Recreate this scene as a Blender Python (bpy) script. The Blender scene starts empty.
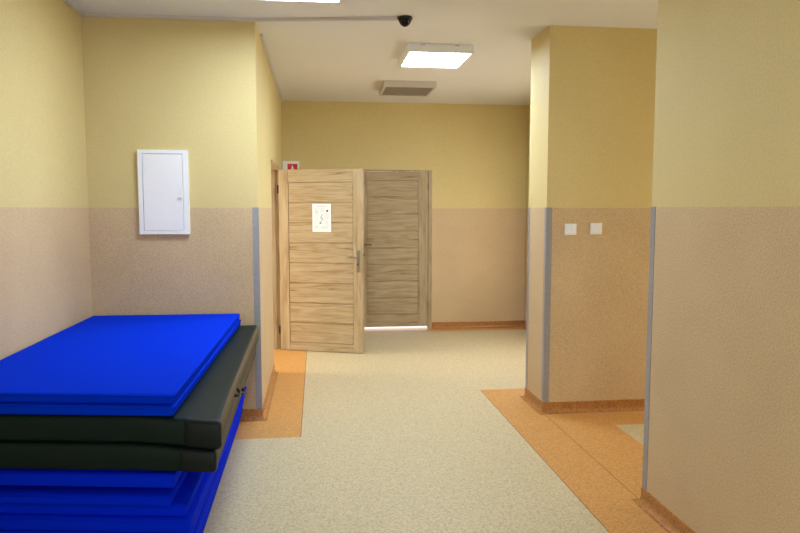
import bpy, bmesh, math, random
from mathutils import Vector
random.seed(4)
S = bpy.context.scene
COL = S.collection

# ------------------------------------------------------------------ camera, world, exposure
cam_data = bpy.data.cameras.new('camera')
cam_data.lens = 673.1 / 800 * 36
cam_data.sensor_width = 36
cam_data.clip_start = 0.05
cam = bpy.data.objects.new('camera', cam_data)
COL.objects.link(cam)
cam.location = (0, 0, 1.55)
cam.rotation_euler = (math.pi / 2 - 0.085, 0, -0.123)
S.camera = cam

world = bpy.data.worlds.new('world')
S.world = world
world.use_nodes = True
bg = world.node_tree.nodes['Background']
bg.inputs[0].default_value = (0.85, 0.93, 1.0, 1)
bg.inputs[1].default_value = 2.5

PANEL = 50.8                                   # emission of the lit ceiling panels
FILL_BACK = 12.0                                # fill lamp added behind the camera, its source guessed
FILL_RIGHT = 3.0                               # cool fill lamp added on the right wall, behind the camera
FILL_LEFT = 19.0                                # fill lamp added on the left wall, unseen, to lift the right wall
FILL_HALL = 20.0                                # added lamp hidden round the pillar, brightens the far hall
FILL_PASSAGE = 23.1                             # added lamp at the unseen end of the side passage
SPILL_SIDE = 110.0                               # lamp added in the side room for spill through the doorway; source guessed

def area(name, loc, rot, sx, sy, power, color):
    d = bpy.data.lights.new(name, 'AREA')
    d.shape = 'RECTANGLE'; d.size = sx; d.size_y = sy; d.energy = power; d.color = color
    o = bpy.data.objects.new(name, d); COL.objects.link(o)
    o.location = loc; o.rotation_euler = rot
    return o
R90 = math.pi / 2
area('back_fill', (-0.2, -2.46, 1.75), (R90, 0, 0), 1.7, 1.3, FILL_BACK, (0.945, 1.0, 0.92))
area('right_fill', (1.67, -0.9, 1.60), (0, R90, 0), 1.3, 1.3, FILL_RIGHT, (0.45, 0.75, 1.0))
area('left_fill', (-1.55, -0.9, 1.60), (0, -R90, 0), 1.3, 1.3, FILL_LEFT, (1.0, 0.96, 0.86))
area('hall_fill', (2.69, 6.8, 1.30), (0, R90, 0), 1.4, 2.0, FILL_HALL, (1.0, 0.85, 0.67))
area('passage_fill', (4.47, 4.05, 1.05), (0, R90, 0), 1.4, 1.0, FILL_PASSAGE, (1.0, 0.875, 0.54))
area('side_room_spill', (-3.06, 7.0, 1.45), (0, -R90, 0), 1.3, 0.9, SPILL_SIDE, (1.0, 0.92, 0.74))

S.view_settings.view_transform = 'Standard'
S.view_settings.look = 'None'
S.view_settings.gamma = 1
S.view_settings.use_curve_mapping = False
S.view_settings.exposure = 0.0

# ------------------------------------------------------------------ room dimensions
D = 1.5595            # top of the tan dado
H = 2.883             # ceiling
XL, XA, XR = -0.417, -1.582, 1.70
YR, YC, YB, YE, YF = 3.269, 4.853, 5.285, 4.956, 8.549
XF = 2.712
YBACK = -2.5

# ------------------------------------------------------------------ materials
def new_mat(name):
    m = bpy.data.materials.new(name); m.use_nodes = True
    nt = m.node_tree
    return m, nt, nt.nodes['Principled BSDF']

def N(nt, typ, **kw):
    n = nt.nodes.new(typ)
    for k, v in kw.items():
        if k in n.inputs: n.inputs[k].default_value = v
        else: setattr(n, k, v)
    return n

def coords(nt, scale=(1, 1, 1)):
    tc = N(nt, 'ShaderNodeTexCoord'); mp = N(nt, 'ShaderNodeMapping')
    mp.inputs['Scale'].default_value = scale
    nt.links.new(tc.outputs['Object'], mp.inputs['Vector'])
    return mp.outputs['Vector']

def ramp(nt, fac, stops):
    r = N(nt, 'ShaderNodeValToRGB')
    el = r.color_ramp.elements
    while len(el) < len(stops): el.new(0.5)
    for e, (p, c) in zip(el, stops):
        e.position = p; e.color = (*c, 1)
    nt.links.new(fac, r.inputs['Fac'])
    return r.outputs['Color']

def plain(name, color, rough=0.5, metal=0.0, spec=0.5, bump=0.0, bscale=200, var=1.0):
    m, nt, b = new_mat(name)
    b.inputs['Base Color'].default_value = (*color, 1)
    b.inputs['Roughness'].default_value = rough
    b.inputs['Metallic'].default_value = metal
    b.inputs['Specular IOR Level'].default_value = spec
    v = coords(nt)
    n = N(nt, 'ShaderNodeTexNoise', Scale=bscale, Detail=2.0)
    nt.links.new(v, n.inputs['Vector'])
    c = tuple(color)
    col = ramp(nt, n.outputs['Fac'], [(0.3, tuple(x * (1 - .07 * var) for x in c)), (0.7, tuple(min(1, x * (1 + .06 * var)) for x in c))])
    nt.links.new(col, b.inputs['Base Color'])
    if bump:
        bp = N(nt, 'ShaderNodeBump', Strength=bump, Distance=0.002)
        nt.links.new(n.outputs['Fac'], bp.inputs['Height'])
        nt.links.new(bp.outputs['Normal'], b.inputs['Normal'])
    return m

def wall_mat(name, c0, c1, scale, bump, rough=0.6):
    m, nt, b = new_mat(name)
    v = coords(nt)
    n = N(nt, 'ShaderNodeTexNoise', Scale=scale, Detail=4.0, Roughness=0.65)
    n2 = N(nt, 'ShaderNodeTexNoise', Scale=2.2, Detail=3.0)
    nt.links.new(v, n.inputs['Vector']); nt.links.new(v, n2.inputs['Vector'])
    mx = N(nt, 'ShaderNodeMath', operation='MULTIPLY_ADD')
    nt.links.new(n2.outputs['Fac'], mx.inputs[0]); mx.inputs[1].default_value = 0.25
    nt.links.new(n.outputs['Fac'], mx.inputs[2])
    col = ramp(nt, mx.outputs[0], [(0.42, c0), (0.82, c1)])
    nt.links.new(col, b.inputs['Base Color'])
    b.inputs['Roughness'].default_value = rough
    b.inputs['Specular IOR Level'].default_value = 0.3
    bp = N(nt, 'ShaderNodeBump', Strength=bump, Distance=0.004)
    nt.links.new(n.outputs['Fac'], bp.inputs['Height'])
    nt.links.new(bp.outputs['Normal'], b.inputs['Normal'])
    return m

def floor_mat(name, c0, c1, c2, rough):
    m, nt, b = new_mat(name)
    v = coords(nt)
    n = N(nt, 'ShaderNodeTexNoise', Scale=75.0, Detail=3.0, Roughness=0.7)
    vo = N(nt, 'ShaderNodeTexVoronoi', Scale=110.0)
    nt.links.new(v, n.inputs['Vector']); nt.links.new(v, vo.inputs['Vector'])
    sep = N(nt, 'ShaderNodeSeparateColor')
    nt.links.new(vo.outputs['Color'], sep.inputs[0])
    mx = N(nt, 'ShaderNodeMath', operation='MULTIPLY_ADD')
    nt.links.new(sep.outputs[0], mx.inputs[0]); mx.inputs[1].default_value = 0.35
    nt.links.new(n.outputs['Fac'], mx.inputs[2])
    col = ramp(nt, mx.outputs[0], [(0.38, c0), (0.65, c1), (0.95, c2)])
    nt.links.new(col, b.inputs['Base Color'])
    b.inputs['Roughness'].default_value = rough
    b.inputs['Specular IOR Level'].default_value = 0.4
    return m

def wood_mat(name, vertical, pitch=0.2175, z0=0.0):
    m, nt, b = new_mat(name)
    tc = N(nt, 'ShaderNodeTexCoord')
    vec = tc.outputs['Object']
    if not vertical:                                   # every plank shows its own piece of the veneer
        sp = N(nt, 'ShaderNodeSeparateXYZ'); nt.links.new(vec, sp.inputs[0])
        k = N(nt, 'ShaderNodeMath', operation='SUBTRACT'); k.inputs[1].default_value = z0
        nt.links.new(sp.outputs['Z'], k.inputs[0])
        k2 = N(nt, 'ShaderNodeMath', operation='DIVIDE'); k2.inputs[1].default_value = pitch
        nt.links.new(k.outputs[0], k2.inputs[0])
        fl = N(nt, 'ShaderNodeMath', operation='FLOOR'); nt.links.new(k2.outputs[0], fl.inputs[0])
        ad = N(nt, 'ShaderNodeMath', operation='MULTIPLY_ADD'); ad.inputs[1].default_value = 3.73
        nt.links.new(fl.outputs[0], ad.inputs[0]); nt.links.new(sp.outputs['X'], ad.inputs[2])
        cb = N(nt, 'ShaderNodeCombineXYZ')
        nt.links.new(ad.outputs[0], cb.inputs['X']); nt.links.new(sp.outputs['Y'], cb.inputs['Y']); nt.links.new(sp.outputs['Z'], cb.inputs['Z'])
        vec = cb.outputs[0]
    def layer(scale, ns, detail, dist):
        mp = N(nt, 'ShaderNodeMapping'); mp.inputs['Scale'].default_value = scale
        nt.links.new(vec, mp.inputs['Vector'])
        n = N(nt, 'ShaderNodeTexNoise', Scale=ns, Detail=detail, Distortion=dist)
        nt.links.new(mp.outputs['Vector'], n.inputs['Vector'])
        return n.outputs['Fac']
    if vertical:
        a = layer((9, 2, 0.9), 2.0, 4.0, 0.9); f = layer((60, 5, 2.0), 3.0, 3.0, 0.2)
    else:
        a = layer((1.0, 2, 13), 2.0, 5.0, 1.6); f = layer((1.6, 5, 75), 3.0, 3.0, 0.2)
    mx = N(nt, 'ShaderNodeMath', operation='MULTIPLY_ADD'); mx.inputs[1].default_value = 0.45
    nt.links.new(f, mx.inputs[0]); nt.links.new(a, mx.inputs[2])
    col = ramp(nt, mx.outputs[0], [(0.44, (0.20, 0.125, 0.062)), (0.58, (0.335, 0.24, 0.128)), (0.72, (0.41, 0.315, 0.182)), (0.95, (0.475, 0.385, 0.24))])
    nt.links.new(col, b.inputs['Base Color'])
    b.inputs['Roughness'].default_value = 0.5
    b.inputs['Specular IOR Level'].default_value = 0.3
    return m

def emit_mat(name, color, strength):
    m, nt, b = new_mat(name)
    b.inputs['Base Color'].default_value = (0.9, 0.9, 0.9, 1)
    b.inputs['Emission Color'].default_value = (*color, 1)
    b.inputs['Emission Strength'].default_value = strength
    return m

M = {}
M['yellow'] = wall_mat('yellow_wall_paint', (0.613, 0.495, 0.219), (0.693, 0.569, 0.270), 90, 0.25)
M['tan'] = wall_mat('tan_dado_paint', (0.475, 0.343, 0.196), (0.680, 0.508, 0.296), 120, 0.45)
M['ceil'] = wall_mat('white_ceiling_paint', (0.696, 0.694, 0.672), (0.739, 0.739, 0.718), 140, 0.2, 0.8)
M['cream'] = floor_mat('cream_speckled_vinyl', (0.400, 0.320, 0.182), (0.574, 0.481, 0.292), (0.679, 0.589, 0.387), 0.42)
M['orange'] = floor_mat('orange_speckled_vinyl', (0.436, 0.199, 0.050), (0.594, 0.299, 0.087), (0.693, 0.380, 0.133), 0.42)
M['base'] = floor_mat('brown_orange_cove_vinyl', (0.27, 0.115, 0.03), (0.40, 0.18, 0.055), (0.51, 0.25, 0.085), 0.22)
M['seam'] = plain('brown_weld_seam', (0.19, 0.085, 0.03), 0.5)
M['wood_v'] = wood_mat('oak_veneer_upright_grain', True)
M['wood_h'] = wood_mat('oak_veneer_level_grain', False, 0.2169, 0.095)
M['white'] = plain('white_painted_metal', (0.87, 0.88, 0.90), 0.4, bscale=30, var=0.15)
M['white_plastic'] = plain('white_plastic', (0.86, 0.88, 0.90), 0.35, bscale=30, var=0.15)
M['trunk'] = plain('off_white_trunking', (0.60, 0.57, 0.53), 0.5, bscale=30, var=0.15)
M['guard'] = plain('grey_violet_guard_plastic', (0.30, 0.293, 0.295), 0.4, bscale=40)
M['metal'] = plain('satin_nickel', (0.34, 0.30, 0.245), 0.4, 1.0)
M['brass'] = plain('dark_brass', (0.17, 0.12, 0.055), 0.35, 1.0)
M['chrome'] = plain('chrome', (0.85, 0.85, 0.85), 0.15, 1.0)
M['dark'] = plain('black_plastic', (0.008, 0.0075, 0.007), 0.4, spec=0.3)
M['dome'] = plain('smoked_dome', (0.006, 0.005, 0.004), 0.12, spec=0.25)
M['grille'] = plain('grey_grille_metal', (0.40, 0.37, 0.33), 0.5)
M['grille_dark'] = plain('dark_duct_inside', (0.16, 0.145, 0.125), 0.7)
M['red'] = plain('red_sign_plastic', (0.62, 0.012, 0.02), 0.4)
M['paper'] = plain('white_paper', (0.76, 0.83, 0.88), 0.7)
M['p_grey'] = plain('grey_print', (0.50, 0.56, 0.55), 0.7)
M['p_green'] = plain('pale_green_print', (0.55, 0.72, 0.62), 0.7)
M['p_dkgreen'] = plain('green_print', (0.13, 0.28, 0.16), 0.7)
M['p_pink'] = plain('pale_pink_print', (0.80, 0.60, 0.60), 0.7)
M['p_red'] = plain('red_print', (0.55, 0.13, 0.10), 0.7)
M['p_black'] = plain('black_print', (0.02, 0.02, 0.03), 0.7)
M['blue'] = plain('royal_blue_vinyl', (0.0005, 0.030, 0.63), 0.8, bump=0.25, bscale=260, spec=0.015)
M['navy'] = plain('deep_blue_vinyl', (0.0005, 0.020, 0.72), 0.7, bump=0.2, bscale=260, spec=0.02)
M['green'] = plain('bottle_green_vinyl', (0.0015, 0.0115, 0.0095), 0.5, bump=0.3, bscale=120, spec=0.2)
M['patch'] = plain('black_blue_leather', (0.003, 0.008, 0.010), 0.42, bump=0.3, bscale=120, spec=0.25)
M['ochre'] = plain('worn_ochre_canvas', (0.095, 0.063, 0.022), 0.7, bump=0.4, bscale=160)
M['lit'] = emit_mat('lit_diffuser', (0.70, 0.83, 1.0), PANEL)
M['ground'] = plain('pale_concrete', (0.75, 0.75, 0.74), 0.8)

# ------------------------------------------------------------------ mesh helpers
def box(bm, x0, x1, y0, y1, z0, z1, mi=0, bev=0.0):
    vs = [bm.verts.new((x, y, z)) for z in (z0, z1) for y in (y0, y1) for x in (x0, x1)]
    fs = []
    for q in ((0, 2, 3, 1), (4, 5, 7, 6), (0, 1, 5, 4), (2, 6, 7, 3), (0, 4, 6, 2), (1, 3, 7, 5)):
        f = bm.faces.new([vs[i] for i in q]); f.material_index = mi; fs.append(f)
    if bev:
        es = list({e for f in fs for e in f.edges})
        r = bmesh.ops.bevel(bm, geom=es, offset=bev, segments=2, affect='EDGES', profile=0.5)
        for f in r['faces']: f.material_index = mi

def tube(bm, pts, r, n=12, mi=0):
    pts = [Vector(p) for p in pts]
    rings = []
    for i, p in enumerate(pts):
        t = (pts[min(i + 1, len(pts) - 1)] - pts[max(i - 1, 0)]).normalized()
        a = t.cross(Vector((0, 0, 1)))
        if a.length < 1e-3: a = t.cross(Vector((0, 1, 0)))
        a.normalize(); b = t.cross(a)
        rings.append([bm.verts.new(p + a * r * math.cos(k * 2 * math.pi / n) + b * r * math.sin(k * 2 * math.pi / n)) for k in range(n)])
    for r0, r1 in zip(rings, rings[1:]):
        for k in range(n):
            f = bm.faces.new((r0[k], r0[(k + 1) % n], r1[(k + 1) % n], r1[k])); f.material_index = mi; f.smooth = True
    for rr in (rings[0][::-1], rings[-1]):
        f = bm.faces.new(rr); f.material_index = mi

def lathe(bm, prof, c, n=32, mi=0):
    rings = [[bm.verts.new((c[0] + r * math.cos(k * 2 * math.pi / n), c[1] + r * math.sin(k * 2 * math.pi / n), c[2] + z)) for k in range(n)] for r, z in prof]
    for r0, r1 in zip(rings, rings[1:]):
        for k in range(n):
            f = bm.faces.new((r0[k], r0[(k + 1) % n], r1[(k + 1) % n], r1[k])); f.smooth = True; f.material_index = mi
    for rr in (rings[0][::-1], rings[-1]):
        f = bm.faces.new(rr); f.material_index = mi

def disc_y(bm, x, z, y0, y1, r, n=16, mi=0):
    a = [bm.verts.new((x + r * math.cos(k * 2 * math.pi / n), y0, z + r * math.sin(k * 2 * math.pi / n))) for k in range(n)]
    b = [bm.verts.new((v.co.x, y1, v.co.z)) for v in a]
    for k in range(n):
        bm.faces.new((a[k], a[(k + 1) % n], b[(k + 1) % n], b[k])).material_index = mi
    bm.faces.new(a[::-1]).material_index = mi; bm.faces.new(b).material_index = mi

def obj(name, bm, mats, parent=None, loc=None, rotz=0.0):
    bmesh.ops.recalc_face_normals(bm, faces=bm.faces[:])
    me = bpy.data.meshes.new(name); bm.to_mesh(me); bm.free()
    for m in (mats if isinstance(mats, (list, tuple)) else [mats]):
        me.materials.append(m if not isinstance(m, str) else M[m])
    o = bpy.data.objects.new(name, me); COL.objects.link(o)
    if parent: o.parent = parent
    if loc: o.location = loc
    if rotz: o.rotation_euler = (0, 0, rotz)
    return o

def one(name, boxes, mats, parent=None, **kw):
    bm = bmesh.new()
    for b in boxes: box(bm, *b)
    return obj(name, bm, mats, parent, **kw)

def empty(name, loc, rotz=0.0):
    o = bpy.data.objects.new(name, None); COL.objects.link(o)
    o.empty_display_size = 0.1; o.location = loc; o.rotation_euler = (0, 0, rotz)
    return o

def tag(o, label=None, cat=None, group=None, kind=None):
    if label: o['label'] = label
    if cat: o['category'] = cat
    if group: o['group'] = group
    if kind: o['kind'] = kind
    return o

# ------------------------------------------------------------------ structure: walls
def wall(name, rects):
    """rects: (x0, x1, y0, y1, z0, z1); each cut where the tan dado meets the yellow paint"""
    bm = bmesh.new()
    for x0, x1, y0, y1, z0, z1 in rects:
        if z0 < D < z1:
            box(bm, x0, x1, y0, y1, z0, D, 1); box(bm, x0, x1, y0, y1, D, z1, 0)
        else:
            box(bm, x0, x1, y0, y1, z0, z1, 1 if z1 <= D else 0)
    return tag(obj(name, bm, ['yellow', 'tan']), kind='structure')

OY0, OY1, OH = 6.42, 7.50, 2.01                      # doorway in the left hall wall
DX0, DX1, DH = 0.455, 1.470, 2.045                   # doorway in the far wall
wall('wall_left', [(XA - .12, XA, YBACK, -1.6, 0, H), (XA - .12, XA, -.2, YE + .12, 0, H), (XA - .12, XA, -1.6, -.2, 0, .9), (XA - .12, XA, -1.6, -.2, 2.3, H)])
wall('wall_alcove', [(XA, XL, YE, YE + .12, 0, H)])
wall('wall_hall_left', [(XL - .13, XL, YE + .12, OY0, 0, H), (XL - .13, XL, OY1, YF, 0, H), (XL - .13, XL, OY0, OY1, OH, H)])
wall('wall_far', [(-3.1, DX0, YF, YF + .10, 0, H), (DX1, XF + .12, YF, YF + .10, 0, H), (DX0, DX1, YF, YF + .10, DH, H)])
wall('wall_right', [(XR, XR + .12, YBACK, -1.6, 0, H), (XR, XR + .12, -.2, YR, 0, H), (XR, XR + .12, -1.6, -.2, 0, .9), (XR, XR + .12, -1.6, -.2, 2.3, H)])
wall('wall_pillar', [(XR, 4.5, YC, YB, 0, H)])
wall('wall_hall_right', [(XF, XF + .12, YB, 5.75, 0, H), (XF, XF + .12, 7.85, YF, 0, H), (XF, XF + .12, 5.75, 7.85, 0, .55), (XF, XF + .12, 5.75, 7.85, 2.05, H)])
wall('wall_passage', [(XR + .12, 4.5, YR - .12, YR, 0, H)])
wall('wall_passage_end', [(4.5, 4.62, YR - .12, 3.5, 0, H), (4.5, 4.62, 4.6, YB, 0, H), (4.5, 4.62, 3.5, 4.6, 0, .3), (4.5, 4.62, 3.5, 4.6, 1.8, H)])
wx0, wx1, wz0, wz1 = -1.1, 0.7, 1.05, 2.45
wall('wall_back', [(XA - .12, wx0, YBACK - .12, YBACK, 0, H), (wx1, XR + .12, YBACK - .12, YBACK, 0, H),
                   (wx0, wx1, YBACK - .12, YBACK, 0, wz0), (wx0, wx1, YBACK - .12, YBACK, wz1, H)])
wall('wall_side_room_left', [(-3.22, -3.1, YE, 6.50, 0, H), (-3.22, -3.1, 7.50, YF + .10, 0, H),
                        (-3.22, -3.1, 6.50, 7.50, 0, 0.75), (-3.22, -3.1, 6.50, 7.50, 2.15, H)])
wall('wall_side_room_near', [(-3.1, XA - .12, YE, YE + .12, 0, H)])

bm = bmesh.new(); box(bm, -3.22, 4.62, YBACK - .12, YF + .10, H, H + .12)
tag(obj('ceiling', bm, 'ceil'), kind='structure')

# guessed frames out of view, added around the fill lamps
def added_window(name, a0, a1, z0, z1, plane, axis):
    bm = bmesh.new()
    def b(u0, u1, w0, w1):
        if axis == 'y': box(bm, u0, u1, plane - .07, plane - .02, w0, w1)
        else: box(bm, plane - .07, plane - .02, u0, u1, w0, w1)
    t = .05
    b(a0, a1, z0, z0 + t); b(a0, a1, z1 - t, z1); b(a0, a0 + t, z0 + t, z1 - t); b(a1 - t, a1, z0 + t, z1 - t)
    mid = (a0 + a1) / 2; b(mid - .03, mid + .03, z0 + t, z1 - t)
    tag(obj(name, bm, 'white_plastic'), kind='structure')
added_window('added_window_1', wx0, wx1, wz0, wz1, YBACK, 'y')
added_window('added_window_2', 6.50, 7.50, 0.75, 2.15, -3.1, 'x')
added_window('added_window_3', -1.6, -.2, .9, 2.3, XR + .12, 'x')
added_window('added_window_6', -1.6, -.2, .9, 2.3, XA - .03, 'x')
added_window('added_window_4', 5.75, 7.85, .55, 2.05, XF + .12, 'x')
added_window('added_window_5', 3.5, 4.6, .3, 1.8, 4.62, 'x')

# ------------------------------------------------------------------ structure: floor with its orange borders
SW = .005
xs = sorted({-3.22, XA, XL, -.125, -.125 + SW, XR - SW / 2, XR + SW / 2, 1.385 - SW, 1.385, 2.12, 2.712, 4.62})
ys = sorted({YBACK - .12, YR, 3.57, 4.51, 4.53, YC, YE, YB, 5.555, 8.36, YF, YF + .10})
def floor_kind(x, y):
    if -.125 < x < -.125 + SW and 4.53 < y < 8.36: return 2
    if x < -.125 and 4.53 < y < YE: return 1
    if XL - .2 < x < -.125 and y > 4.53: return 1
    if x < XL: return 1 if y > YE else 0
    if y > 8.36: return 1
    if y > 5.555: return 0
    if 1.385 - SW < x < 1.385: return 2
    if x > 1.385:
        if XR - SW / 2 < x < XR + SW / 2 and YR < y < YC: return 2
        if x < XR: return 1
        if x < 2.12: return 1
        if y > 4.51 or y < 3.57: return 1
        return 0
    return 0
bm = bmesh.new()
gv = {(i, j): bm.verts.new((x, y, 0)) for i, x in enumerate(xs) for j, y in enumerate(ys)}
for i in range(len(xs) - 1):
    for j in range(len(ys) - 1):
        f = bm.faces.new((gv[i, j], gv[i + 1, j], gv[i + 1, j + 1], gv[i, j + 1]))
        f.material_index = floor_kind((xs[i] + xs[i + 1]) / 2, (ys[j] + ys[j + 1]) / 2)
r = bmesh.ops.extrude_face_region(bm, geom=bm.faces[:])
for v in [g for g in r['geom'] if isinstance(g, bmesh.types.BMVert)]: v.co.z -= .08
tag(obj('floor', bm, ['cream', 'orange', 'seam']), kind='structure')
bm = bmesh.new(); box(bm, -1.5, 4.0, YF + .10, 13.0, -.10, -.004)
tag(obj('ground', bm, 'ground'), kind='structure')

# ------------------------------------------------------------------ structure: coved vinyl baseboards
def baseboard(name, path):
    """path runs with the wall on its left hand; profile = (distance out of the wall, height)"""
    prof = [(0, .082), (.004, .082), (.006, .079), (.006, .036)]
    for k in range(1, 6):
        a = k / 6 * math.pi / 2
        prof.append((.006 + .030 * (1 - math.cos(a)), .036 - .034 * math.sin(a)))
    prof += [(.040, .0015), (.040, 0), (0, 0)]
    P = [Vector((x, y)) for x, y in path]
    bm = bmesh.new(); rings = []
    for i, p in enumerate(P):
        def nrm(a, b):
            d = (b - a).normalized(); return Vector((d.y, -d.x))
        if i == 0: n = nrm(P[0], P[1])
        elif i == len(P) - 1: n = nrm(P[-2], P[-1])
        else:
            n0, n1 = nrm(P[i - 1], p), nrm(p, P[i + 1])
            n = (n0 + n1).normalized(); n = n / max(.3, n.dot(n0))
        rings.append([bm.verts.new((p.x + n.x * d, p.y + n.y * d, z)) for d, z in prof])
    k = len(prof)
    for r0, r1 in zip(rings, rings[1:]):
        for j in range(k):
            bm.faces.new((r0[j], r0[(j + 1) % k], r1[(j + 1) % k], r1[j]))
    bm.faces.new(rings[0]); bm.faces.new(rings[-1][::-1])
    tag(obj(name, bm, 'base'), kind='structure')
baseboard('baseboard_left', [(XA, YBACK), (XA, YE), (XL, YE), (XL, OY0 - .01)])
baseboard('baseboard_far', [(DX1 + .004, YF), (XF, YF), (XF, YB + .05)])
baseboard('baseboard_hall_left', [(XL, OY1 + .06), (XL, YF), (DX0 - .004, YF)])
baseboard('baseboard_right', [(4.4, YR), (XR, YR), (XR, YBACK)])
baseboard('baseboard_pillar', [(XF - .05, YB), (XR, YB), (XR, YC), (4.4, YC)])

# ------------------------------------------------------------------ corner guards
def corner_guard(x, y, sx, sy, label):
    """L-shaped strip wrapped on the corner (x, y); sx, sy point out of the two faces it covers"""
    w, t = .042, .003
    bm = bmesh.new()
    def bx(xa, xb, ya, yb): box(bm, min(xa, xb), max(xa, xb), min(ya, yb), max(ya, yb), .083, D + .003)
    bx(x + sx * t, x - sx * w, y, y + sy * t)            # on the face that looks along sy
    bx(x, x + sx * t, y, y - sy * w)                     # on the face that looks along sx
    tag(obj('corner_guard', bm, 'guard'), label, 'corner guard', 'grey corner guards on the dado')
corner_guard(XL, YE, 1, -1, 'grey plastic corner guard on the wall corner behind the mat stack')
corner_guard(XR, YC, -1, -1, 'wide grey corner guard on the near edge of the pillar with the switches')
corner_guard(XR, YB, -1, 1, 'thin grey corner guard on the far edge of the pillar')
corner_guard(XR, YR, -1, 1, 'grey corner guard on the edge of the nearest right wall')

# ------------------------------------------------------------------ doors
LW, LH, LT = .945, 1.970, .040
def leaf_mesh(name, parent, W=LW, Hh=LH, st=.108, top=.137, bot=.086, n=8):
    bm = bmesh.new()
    box(bm, 0, st, 0, LT, 0, Hh, 0, .002)
    box(bm, W - st, W, 0, LT, 0, Hh, 0, .002)
    box(bm, st, W - st, .0015, LT - .0015, Hh - top, Hh, 1, .003)
    box(bm, st, W - st, .0015, LT - .0015, 0, bot, 1, .003)
    box(bm, st, W - st, .014, .026, bot, Hh - top, 1)
    p = (Hh - top - bot) / n
    for k in range(n):
        z0 = bot + k * p
        box(bm, st, W - st, .0035, LT - .0035, z0 + .003, z0 + p - .003, 1, .010)
    return obj(name, bm, ['wood_v', 'wood_h'], parent)

def handle_set(leaf, xs_, direction, z_lever, mat, side=-1):
    """long plate, lever and keyhole on the face y = 0 of the leaf"""
    bm = bmesh.new()
    box(bm, xs_ - .022, xs_ + .022, -.009, 0, z_lever - .165, z_lever + .075, 0, .004)
    pl = obj('handle_plate', bm, mat, leaf)
    bm = bmesh.new()
    tube(bm, [(xs_, -.006, z_lever), (xs_, -.034, z_lever), (xs_ + direction * .006, -.046, z_lever), (xs_ + direction * .02, -.051, z_lever),
              (xs_ + direction * .07, -.052, z_lever), (xs_ + direction * .118, -.050, z_lever - .003)], .0095)
    obj('lever', bm, mat, leaf)
    bm = bmesh.new(); disc_y(bm, xs_, z_lever - .075, -.0105, -.004, .008); box(bm, xs_ - .004, xs_ + .004, -.0105, -.004, z_lever - .096, z_lever - .078)
    obj('keyhole', bm, 'dark', leaf)

def hinge(leaf_parent, x, y, z, mat='brass'):
    bm = bmesh.new(); tube(bm, [(x, y, z - .045), (x, y, z + .045)], .007, 10)
    box(bm, x - .012, x + .012, y + .004, y + .008, z - .04, z + .04)
    obj('hinge', bm, mat, leaf_parent)

# the open door: hung on the far jamb of the left doorway, swung past square
ANG = math.atan2(-.3342, .9425)
d1 = empty('door_1', (-.405, 7.433, .006))
tag(d1, 'open oak veneer door leaf with a paper notice taped to it', 'door', kind='structure')
lf = leaf_mesh('door_leaf', d1); lf.rotation_euler = (0, 0, ANG)
handle_set(lf, .888, -1, 1.038, 'metal')
bm = bmesh.new(); box(bm, LW - .001, LW + .0015, .010, .030, .93, 1.15); obj('latch_plate', bm, 'metal', lf)
bm = bmesh.new(); box(bm, LW, LW + .008, .014, .026, 1.045, 1.075); obj('latch', bm, 'dark', lf)
for hz in (.22, 1.76): hinge(lf, -.009, .004, hz, 'dark')
bm = bmesh.new()
fx0, fx1 = XL - .135 + .405, XL + .014 + .405
yb = 7.462 - 7.433
box(bm, fx0, fx1, yb + .018, yb + .066, -.006, OH - .006)          # far jamb, its rebate and the head
box(bm, fx0, fx1 - .045, yb, yb + .018, -.006, OH - .006 - .018)
box(bm, fx0, fx1, 6.42 - 7.433 + .002, yb + .018, OH - .046, OH - .006)
obj('door_frame', bm, 'wood_v', d1)

# the closed door in the far wall
d2 = empty('door_2', (.505, YF + .002, .036))
tag(d2, 'closed oak veneer door in the far wall with daylight under it', 'door', kind='structure')
lf2 = leaf_mesh('door_leaf', d2, .915, 1.985, .125, .105, .155, 8)
handle_set(lf2, .065, 1, 1.068, 'brass')
for hz in (.27, 1.80): hinge(lf2, .921, -.002, hz, 'dark')
bm = bmesh.new()
a, b_ = DX0 - .505 + .001, DX1 - .505 - .001
box(bm, a, -.004, -.010, .09, -.036, DH - .037); box(bm, .919, b_, -.010, .09, -.036, DH - .037)
box(bm, -.004, .919, -.010, .09, 1.989, DH - .037)
obj('door_frame', bm, 'wood_v', d2)

# ------------------------------------------------------------------ notice taped to the open door
nt_ = empty('paper_notice', (-.405 + .9425 * .3816, 7.433 - .3342 * .3816, 1.306), ANG)
tag(nt_, 'white printed paper notice taped to the open wooden door', 'notice')
bm = bmesh.new(); box(bm, 0, .212, -.0016, -.0002, 0, .302); obj('sheet', bm, 'paper', nt_)
bm = bmesh.new()
def mark(x, z, w, h, mi): box(bm, x, x + w, -.0022, -.0015, z, z + h, mi)
for z in (.276, .268): mark(.05, z, .115, .004, 0)
for k in range(9): mark(.03, .248 - k * .0105, .05 - (k % 3) * .008, .0035, 1 if k % 2 else 0)
for k in range(5): mark(.088, .254 - k * .0095, .045, .0035, 0)
mark(.158, .214, .017, .017, 5); mark(.162, .222, .016, .014, 5)
for k in range(6): mark(.138 + (k % 2) * .004, .196 - k * .0115, .05, .004, 3)
for x, z, mi in ((.104, .178, 4), (.112, .170, 3), (.098, .160, 2), (.090, .148, 2), (.104, .142, 2), (.112, .132, 2), (.100, .124, 4), (.096, .108, 2), (.084, .098, 2), (.090, .088, 5), (.080, .090, 2)):
    mark(x, z, .011, .010, mi)
for k in range(7): mark(.028, .142 - k * .011, .04, .0035, 1)
for k in range(4): mark(.135, .118 - k * .012, .045, .0035, 0)
mark(.03, .046, .036, .018, 1); mark(.04, .051, .015, .009, 0)
for k in range(3): mark(.10, .056 - k * .012, .085 - k * .012, .004, 0)
mark(.04, .206, .022, .016, 0)
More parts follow.
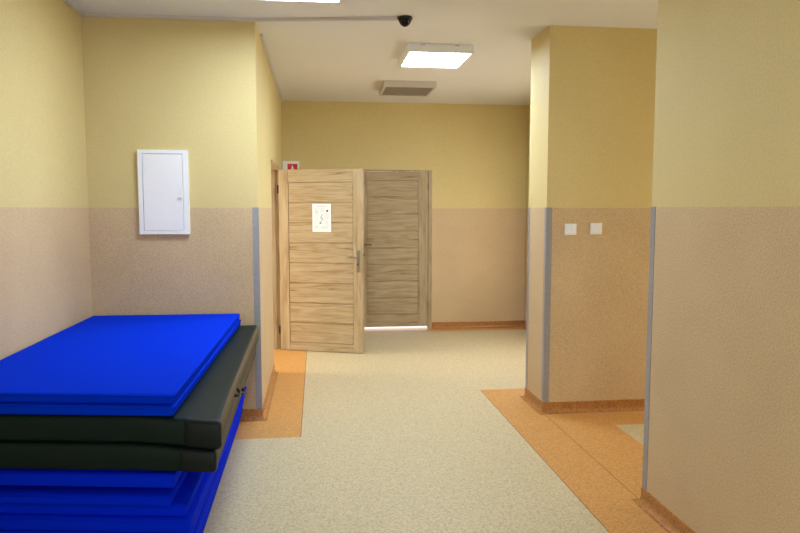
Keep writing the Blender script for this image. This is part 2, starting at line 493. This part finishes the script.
obj('printing', bm, ['p_grey', 'p_green', 'p_dkgreen', 'p_pink', 'p_red', 'p_black'], nt_)

# ------------------------------------------------------------------ sign on the far wall
sg = empty('wall_sign', (-.413, YF, 2.032))
tag(sg, 'small white and red sign on the far wall above the open door', 'sign')
bm = bmesh.new(); box(bm, 0, .206, -.022, 0, 0, .113, 0, .003); obj('board', bm, 'white_plastic', sg)
bm = bmesh.new(); box(bm, .062, .184, -.0235, -.0215, -.002, .078); obj('red_field', bm, 'red', sg)
bm = bmesh.new()
pts = [(.104, -.002), (.106, .022), (.112, .034), (.116, .054), (.121, .066), (.126, .054), (.133, .034), (.140, .022), (.143, -.002)]
f0 = [bm.verts.new((x, -.0245, z)) for x, z in pts]; f1 = [bm.verts.new((x, -.0232, z)) for x, z in pts]
bm.faces.new(f0); bm.faces.new(f1[::-1])
for k in range(len(pts)): bm.faces.new((f0[k], f0[(k + 1) % len(pts)], f1[(k + 1) % len(pts)], f1[k]))
obj('white_symbol', bm, 'white_plastic', sg)

# ------------------------------------------------------------------ white cabinet on the alcove wall
cb = empty('electrical_cabinet', (-1.236, YE, 1.374))
tag(cb, 'white metal electrical cabinet with a closed door on the alcove wall', 'electrical cabinet')
bm = bmesh.new(); W_, H_ = .341, .590
for q in ((0, W_, 0, .026), (0, W_, H_ - .026, H_), (0, .030, .026, H_ - .026), (W_ - .036, W_, .026, H_ - .026)):
    box(bm, q[0], q[1], -.030, 0, q[2], q[3], 0)
box(bm, .03, W_ - .036, -.010, 0, .026, H_ - .026)
obj('cabinet_frame', bm, 'white', cb)
bm = bmesh.new(); box(bm, .033, W_ - .039, -.027, -.011, .029, H_ - .029, 0, .002); dr = obj('cabinet_door', bm, 'white', cb)
bm = bmesh.new(); box(bm, .282, .296, -.038, -.026, .255, .318, 0, .002); box(bm, .274, .296, -.044, -.036, .255, .273, 0, .002); obj('latch', bm, 'white_plastic', dr)

# ------------------------------------------------------------------ light switches on the pillar
def switch(x, z, label, double):
    e = empty('light_switch', (x, YC, z))
    tag(e, label, 'light switch', 'white light switches on the pillar')
    bm = bmesh.new(); box(bm, 0, .089, -.012, 0, 0, .086, 0, .003); obj('plate', bm, 'white_plastic', e)
    bm = bmesh.new()
    if double: box(bm, .012, .0435, -.017, -.011, .012, .074, 0, .002); box(bm, .0455, .077, -.017, -.011, .012, .074, 0, .002)
    else: box(bm, .012, .077, -.017, -.011, .012, .074, 0, .002)
    obj('rocker', bm, 'white_plastic', e)
switch(1.841, 1.356, 'white square light switch on the pillar, nearer the grey corner guard', True)
switch(2.041, 1.360, 'white square light switch on the pillar, farther from the grey corner guard', False)

# ------------------------------------------------------------------ ceiling: panels, vent, camera, trunking
def panel(x0, x1, y0, y1, label, lit=True, clips=True):
    e = empty('ceiling_light', ((x0 + x1) / 2, (y0 + y1) / 2, H))
    tag(e, label, 'ceiling light', 'square ceiling light panels')
    hx, hy, t, r_ = (x1 - x0) / 2, (y1 - y0) / 2, .068, .018
    bm = bmesh.new()
    box(bm, -hx, hx, -hy, -hy + r_, -t, 0); box(bm, -hx, hx, hy - r_, hy, -t, 0)
    box(bm, -hx, -hx + r_, -hy + r_, hy - r_, -t, 0); box(bm, hx - r_, hx, -hy + r_, hy - r_, -t, 0)
    obj('housing', bm, 'white_plastic', e)
    bm = bmesh.new(); box(bm, -hx + r_, hx - r_, -hy + r_, hy - r_, -t + .002, -t + .010); obj('diffuser', bm, 'lit', e)
    for s in (-.62, .42):
        bm = bmesh.new(); box(bm, s * hx, s * hx + .035, -hy - .010, -hy, -.016, -.001, 0, .003); obj('clip', bm, 'chrome', e)
panel(.745, 1.285, 5.50, 6.09, 'lit square ceiling light panel over the hall, past the dome camera')
panel(-.375, .165, 3.69, 4.29, 'lit ceiling light panel at the top edge of the photo, before the dome camera')
panel(.5, 1.04, -1.3, -.7, 'lit ceiling light panel added out of view behind the camera')  # unseen panel, added to light the near part of the room

vt = empty('air_vent', (.985, 7.365, H))
tag(vt, 'unlit grey square ceiling vent box behind the lit ceiling panel', 'vent')
hx, hy, t = .275, .285, .066
bm = bmesh.new()
box(bm, -hx, hx, -hy, -hy + .02, -t, 0); box(bm, -hx, hx, hy - .02, hy, -t, 0); box(bm, -hx, -hx + .02, -hy + .02, hy - .02, -t, 0); box(bm, hx - .02, hx, -hy + .02, hy - .02, -t, 0)
obj('vent_frame', bm, 'trunk', vt)
bm = bmesh.new(); box(bm, -hx + .02, hx - .02, -hy + .02, hy - .02, -t + .024, -t + .028); obj('duct_plate', bm, 'grille_dark', vt)
bm = bmesh.new()
for k in range(22):
    x = -hx + .03 + k * (2 * hx - .06) / 21
    box(bm, x - .005, x + .005, -hy + .02, hy - .02, -t + .002, -t + .020)
obj('louvre', bm, 'grille', vt)

dc = empty('dome_camera', (.625, 4.775, H))
tag(dc, 'black dome security camera on the ceiling at the end of the white trunking', 'security camera')
bm = bmesh.new(); lathe(bm, [(.046, 0), (.052, -.003), (.052, -.012), (.049, -.020)], (0, 0, 0)); obj('camera_base', bm, 'dark', dc)
bm = bmesh.new(); lathe(bm, [(.048, -.019), (.043, -.030), (.037, -.043), (.030, -.054), (.020, -.062), (.010, -.066), (.002, -.067)], (0, 0, 0)); obj('dome', bm, 'dome', dc)

def trunking(path, label, w=.030, h=.022):
    """flat trunking on the ceiling; path of (x, y), wall or open ceiling on either side"""
    bm = bmesh.new()
    P = [Vector(p) for p in path]; L, R = [], []
    for i, p in enumerate(P):
        d0 = (p - P[i - 1]).normalized() if i else (P[1] - p).normalized()
        d1_ = (P[i + 1] - p).normalized() if i < len(P) - 1 else d0
        n = Vector((-d0.y - d1_.y, d0.x + d1_.x)).normalized()
        n = n / max(.4, n.dot(Vector((-d0.y, d0.x))))
        L.append(p + n * w / 2); R.append(p - n * w / 2)
    rings = [[bm.verts.new((a.x, a.y, H)), bm.verts.new((a.x, a.y, H - h)), bm.verts.new((b.x, b.y, H - h)), bm.verts.new((b.x, b.y, H))] for a, b in zip(L, R)]
    for r0, r1 in zip(rings, rings[1:]):
        for j in range(4): bm.faces.new((r0[j], r0[(j + 1) % 4], r1[(j + 1) % 4], r1[j]))
    bm.faces.new(rings[0]); bm.faces.new(rings[-1][::-1])
    tag(obj('cable_trunking', bm, 'trunk'), label, 'cable trunking', 'white ceiling cable trunking')
trunking([(XA + .016, YBACK + .01), (XA + .016, YE - .016), (XL, YE - .016), (.573, 4.785)],
         'white cable trunking from the left wall over the alcove to the dome camera')
trunking([(XL + .013, 5.35), (XL + .013, YF - .001)], 'white cable trunking along the top of the left hall wall', .024, .022)

# ------------------------------------------------------------------ gym mats
def mat_mesh(FL, FR, BR, BL, z0, z1, bev=.008, rad=.012, sag=None, nseg=14, part=None):
    """rounded slab between four floor-plan corners; sag(u, v) moves it in z; u runs left to right, v front to back"""
    FL, FR, BR, BL = (Vector(p) for p in (FL, FR, BR, BL))
    Wd = (FR - FL).length; Ld = (BL - FL).length
    def at(u, v): return FL * (1 - u) * (1 - v) + FR * u * (1 - v) + BR * u * v + BL * (1 - u) * v
    def ring(ins):
        pts = []
        r = max(rad - ins, .0015)
        x0, x1, y0, y1 = ins, Wd - ins, ins, Ld - ins
        corners = [((x1 - r, y0 + r), -90), ((x1 - r, y1 - r), 0), ((x0 + r, y1 - r), 90), ((x0 + r, y0 + r), 180)]
        for ci, ((cx, cy), a0) in enumerate(corners):
            for k in range(5):
                a = math.radians(a0 + k * 22.5); pts.append((cx + r * math.cos(a), cy + r * math.sin(a)))
            nx = corners[(ci + 1) % 4]
            a = math.radians(nx[1]); e = (nx[0][0] + r * math.cos(a), nx[0][1] + r * math.sin(a)); s = pts[-1]
            for k in range(1, nseg): pts.append((s[0] + (e[0] - s[0]) * k / nseg, s[1] + (e[1] - s[1]) * k / nseg))
        return pts
    levels = [(.5, z0), (.3, z0), (.1, z0), (bev * 1.0, z0), (bev * .3, z0 + bev * .3), (0, z0 + bev)]
    up = [(0, z1 - bev), (bev * .3, z1 - bev * .3), (bev, z1), (.03, z1), (.1, z1), (.22, z1), (.36, z1), (.5, z1)]
    bm = bmesh.new(); rings = []
    lim = min(Wd, Ld) / 2 - .004
    for ins, z in levels + [(0, (z0 + z1) / 2)] + up:
        row = []
        for x, y in ring(min(ins, lim)):
            u, v = x / Wd, y / Ld; p = at(u, v)
            row.append(bm.verts.new((p.x, p.y, z + (sag(u, v, (z - z0) / (z1 - z0)) if sag else 0))))
        rings.append(row)
    k = len(rings[0])
    for r0, r1 in zip(rings, rings[1:]):
        for j in range(k):
            f = bm.faces.new((r0[j], r0[(j + 1) % k], r1[(j + 1) % k], r1[j])); f.smooth = True
    bm.faces.new(rings[0][::-1]); bm.faces.new(rings[-1])
    return bm

def piping_mesh(FL, FR, BR, BL, z, r=.0035):
    bm = bmesh.new()
    o = .001
    tube(bm, [(FL[0] + .02, FL[1] - o, z), (FR[0] - .012, FR[1] - o, z), (FR[0] - .002, FR[1] + .004, z), (FR[0] + o, FR[1] + .014, z), (BR[0] + o, BR[1] - .02, z)], r, 8)
    return bm

def blue_mat(FR, BR, z0, z1, label, m='blue', back_left=4.925, skew=.16, pipe=True, bev=.008):
    FL = (XA + .010, FR[1] + (FR[0] - XA) * skew); BL = (XA + .010, back_left)
    e = empty('gym_mat', ((FL[0] + FR[0]) / 2, (FR[1] + BR[1]) / 2, z0))
    tag(e, label, 'gym mat', 'blue gym mats in the stack')
    o = obj('cover', mat_mesh(FL, FR, BR, BL, z0, z1, bev), m, e, loc=tuple(-x for x in e.location))
    if pipe: obj('piping', piping_mesh(FL, FR, BR, BL, z1 - .006), m, e, loc=tuple(-x for x in e.location))
    return e

YBK = 4.925
blue_mat((-.580, 2.755), (-.556, 4.90), .7615, .8035, 'bright blue gym mat lying topmost on the whole stack', 'blue')
blue_mat((-.578, 2.735), (-.550, 4.91), .7185, .7605, 'bright blue gym mat directly under the topmost one, above the green mats', 'blue')

def green_mat(z0, z1, label, upper):
    dx = 0 if upper else -.022
    FL, FR, BR, BL = (XA + .012, 2.91), (-.394 + dx, 2.725), (-.426 + dx, YBK - .01), (XA + .012, YBK)
    def sag(u, v, zf=1.0):                       # the near right corner hangs; the lower mat is propped underneath
        s = min(1, max(0, u - .70) / .30); t_ = max(0, 1 - v / .35)
        return -.024 * s * s * (3 - 2 * s) * t_ * t_ * (1 if upper else max(0, min(1, zf)))
    e = empty('gym_mat', (-.98, 3.83, z0))
    tag(e, label, 'gym mat', 'bottle green gym mats in the stack')
    ofs = tuple(-x for x in e.location)
    obj('cover', mat_mesh(FL, FR, BR, BL, z0, z1, .020, .02, sag), 'green', e, loc=ofs)
    # leather corner caps, at the near and the far right corner
    def quad(u0, v0, u1, v1):
        F = [Vector(p) for p in (FL, FR, BR, BL)]
        at = lambda u, v: F[0] * (1 - u) * (1 - v) + F[1] * u * (1 - v) + F[2] * u * v + F[3] * (1 - u) * v
        return [tuple(at(*q)) for q in ((u0, v0), (u1, v0), (u1, v1), (u0, v1))]
    zs = sag(.96, .01)
    q = quad(.868, -.0016, 1.0022, .022)
    def sag_c(u, v, zf=1.0): return sag(.868 + .134 * u, .022 * v, zf)
    obj('corner_patch', mat_mesh(*q, z0 - .0006, z1 + .0010, .0185, .02, sag_c, 4), 'patch', e, loc=ofs)
    # worn ochre band round the right-hand side
    bm = bmesh.new()
    n = 24; rows = []
    for k in range(n + 1):
        v = .012 + k / n * .976
        p = Vector(FR).lerp(Vector(BR), v)
        rows.append([bm.verts.new((p.x + dx_, p.y, z + sag(1, v, (z - z0) / (z1 - z0)))) for dx_, z in
                     ((-.004, z1 - .058), (.002, z1 - .054), (.0035, z1 - .036), (.0025, z1 - .014), (-.008, z1 - .002), (-.010, z1 - .056))])
    for r0, r1 in zip(rows, rows[1:]):
        for j in range(6): bm.faces.new((r0[j], r0[(j + 1) % 6], r1[(j + 1) % 6], r1[j]))
    bm.faces.new(rows[0]); bm.faces.new(rows[-1][::-1])
    tag(obj('side_band', bm, 'ochre', e, loc=ofs), 'worn ochre side band')
    # carrying loops on the side
    for v in ((.24,) if upper else (.45,)):
        p0 = Vector(FR).lerp(Vector(BR), v); zc = (z0 + z1) / 2
        bm = bmesh.new()
        tube(bm, [(p0.x - .002, p0.y, zc), (p0.x + .012, p0.y + .01, zc - .004), (p0.x + .018, p0.y + .05, zc - .016), (p0.x + .016, p0.y + .10, zc - .012), (p0.x - .002, p0.y + .12, zc)], .008, 8)
        obj('carry_loop', bm, 'dark', e, loc=ofs)
    return e
green_mat(.5975, .7160, 'dark green padded gym mat, upper of the two, under the blue mats', True)
green_mat(.480, .5945, 'dark green padded gym mat, lower of the two, on lower blue mats', False)

blue_mat((-.720, 2.830), (-.70, YBK), .4605, .4795, 'thin set-back blue mat in the shadow right under the lower green mat', 'navy', pipe=False)
blue_mat((-.597, 2.790), (-.57, YBK), .3975, .4595, 'blue gym mat, first to stick out below the green mats', 'navy')
blue_mat((-.640, 2.900), (-.60, YBK), .3665, .3965, 'thin set-back blue mat between the first two protruding mats under the green', 'navy', pipe=False)
blue_mat((-.612, 2.785), (-.58, YBK), .3215, .3655, 'blue gym mat with a pale worn corner, second to stick out below the green mats', 'navy')
blue_mat((-.553, 2.805), (-.535, YBK), .2645, .3205, 'shaded blue gym mat fifth from the floor, beneath the pale worn corner', 'navy')
blue_mat((-.538, 2.780), (-.52, YBK), .2055, .2635, 'wide blue gym mat fourth from the floor, lowest fully shown front', 'navy')
blue_mat((-.550, 2.790), (-.54, YBK), .1405, .2045, 'blue gym mat third from the floor, cut by the photo edge', 'navy')
blue_mat((-.545, 2.800), (-.55, YBK), .0705, .1395, 'blue gym mat second from the floor, only its right side showing', 'navy')
blue_mat((-.550, 2.800), (-.57, YBK), .0005, .0695, 'blue gym mat lying on the floor at the bottom of the stack', 'navy')
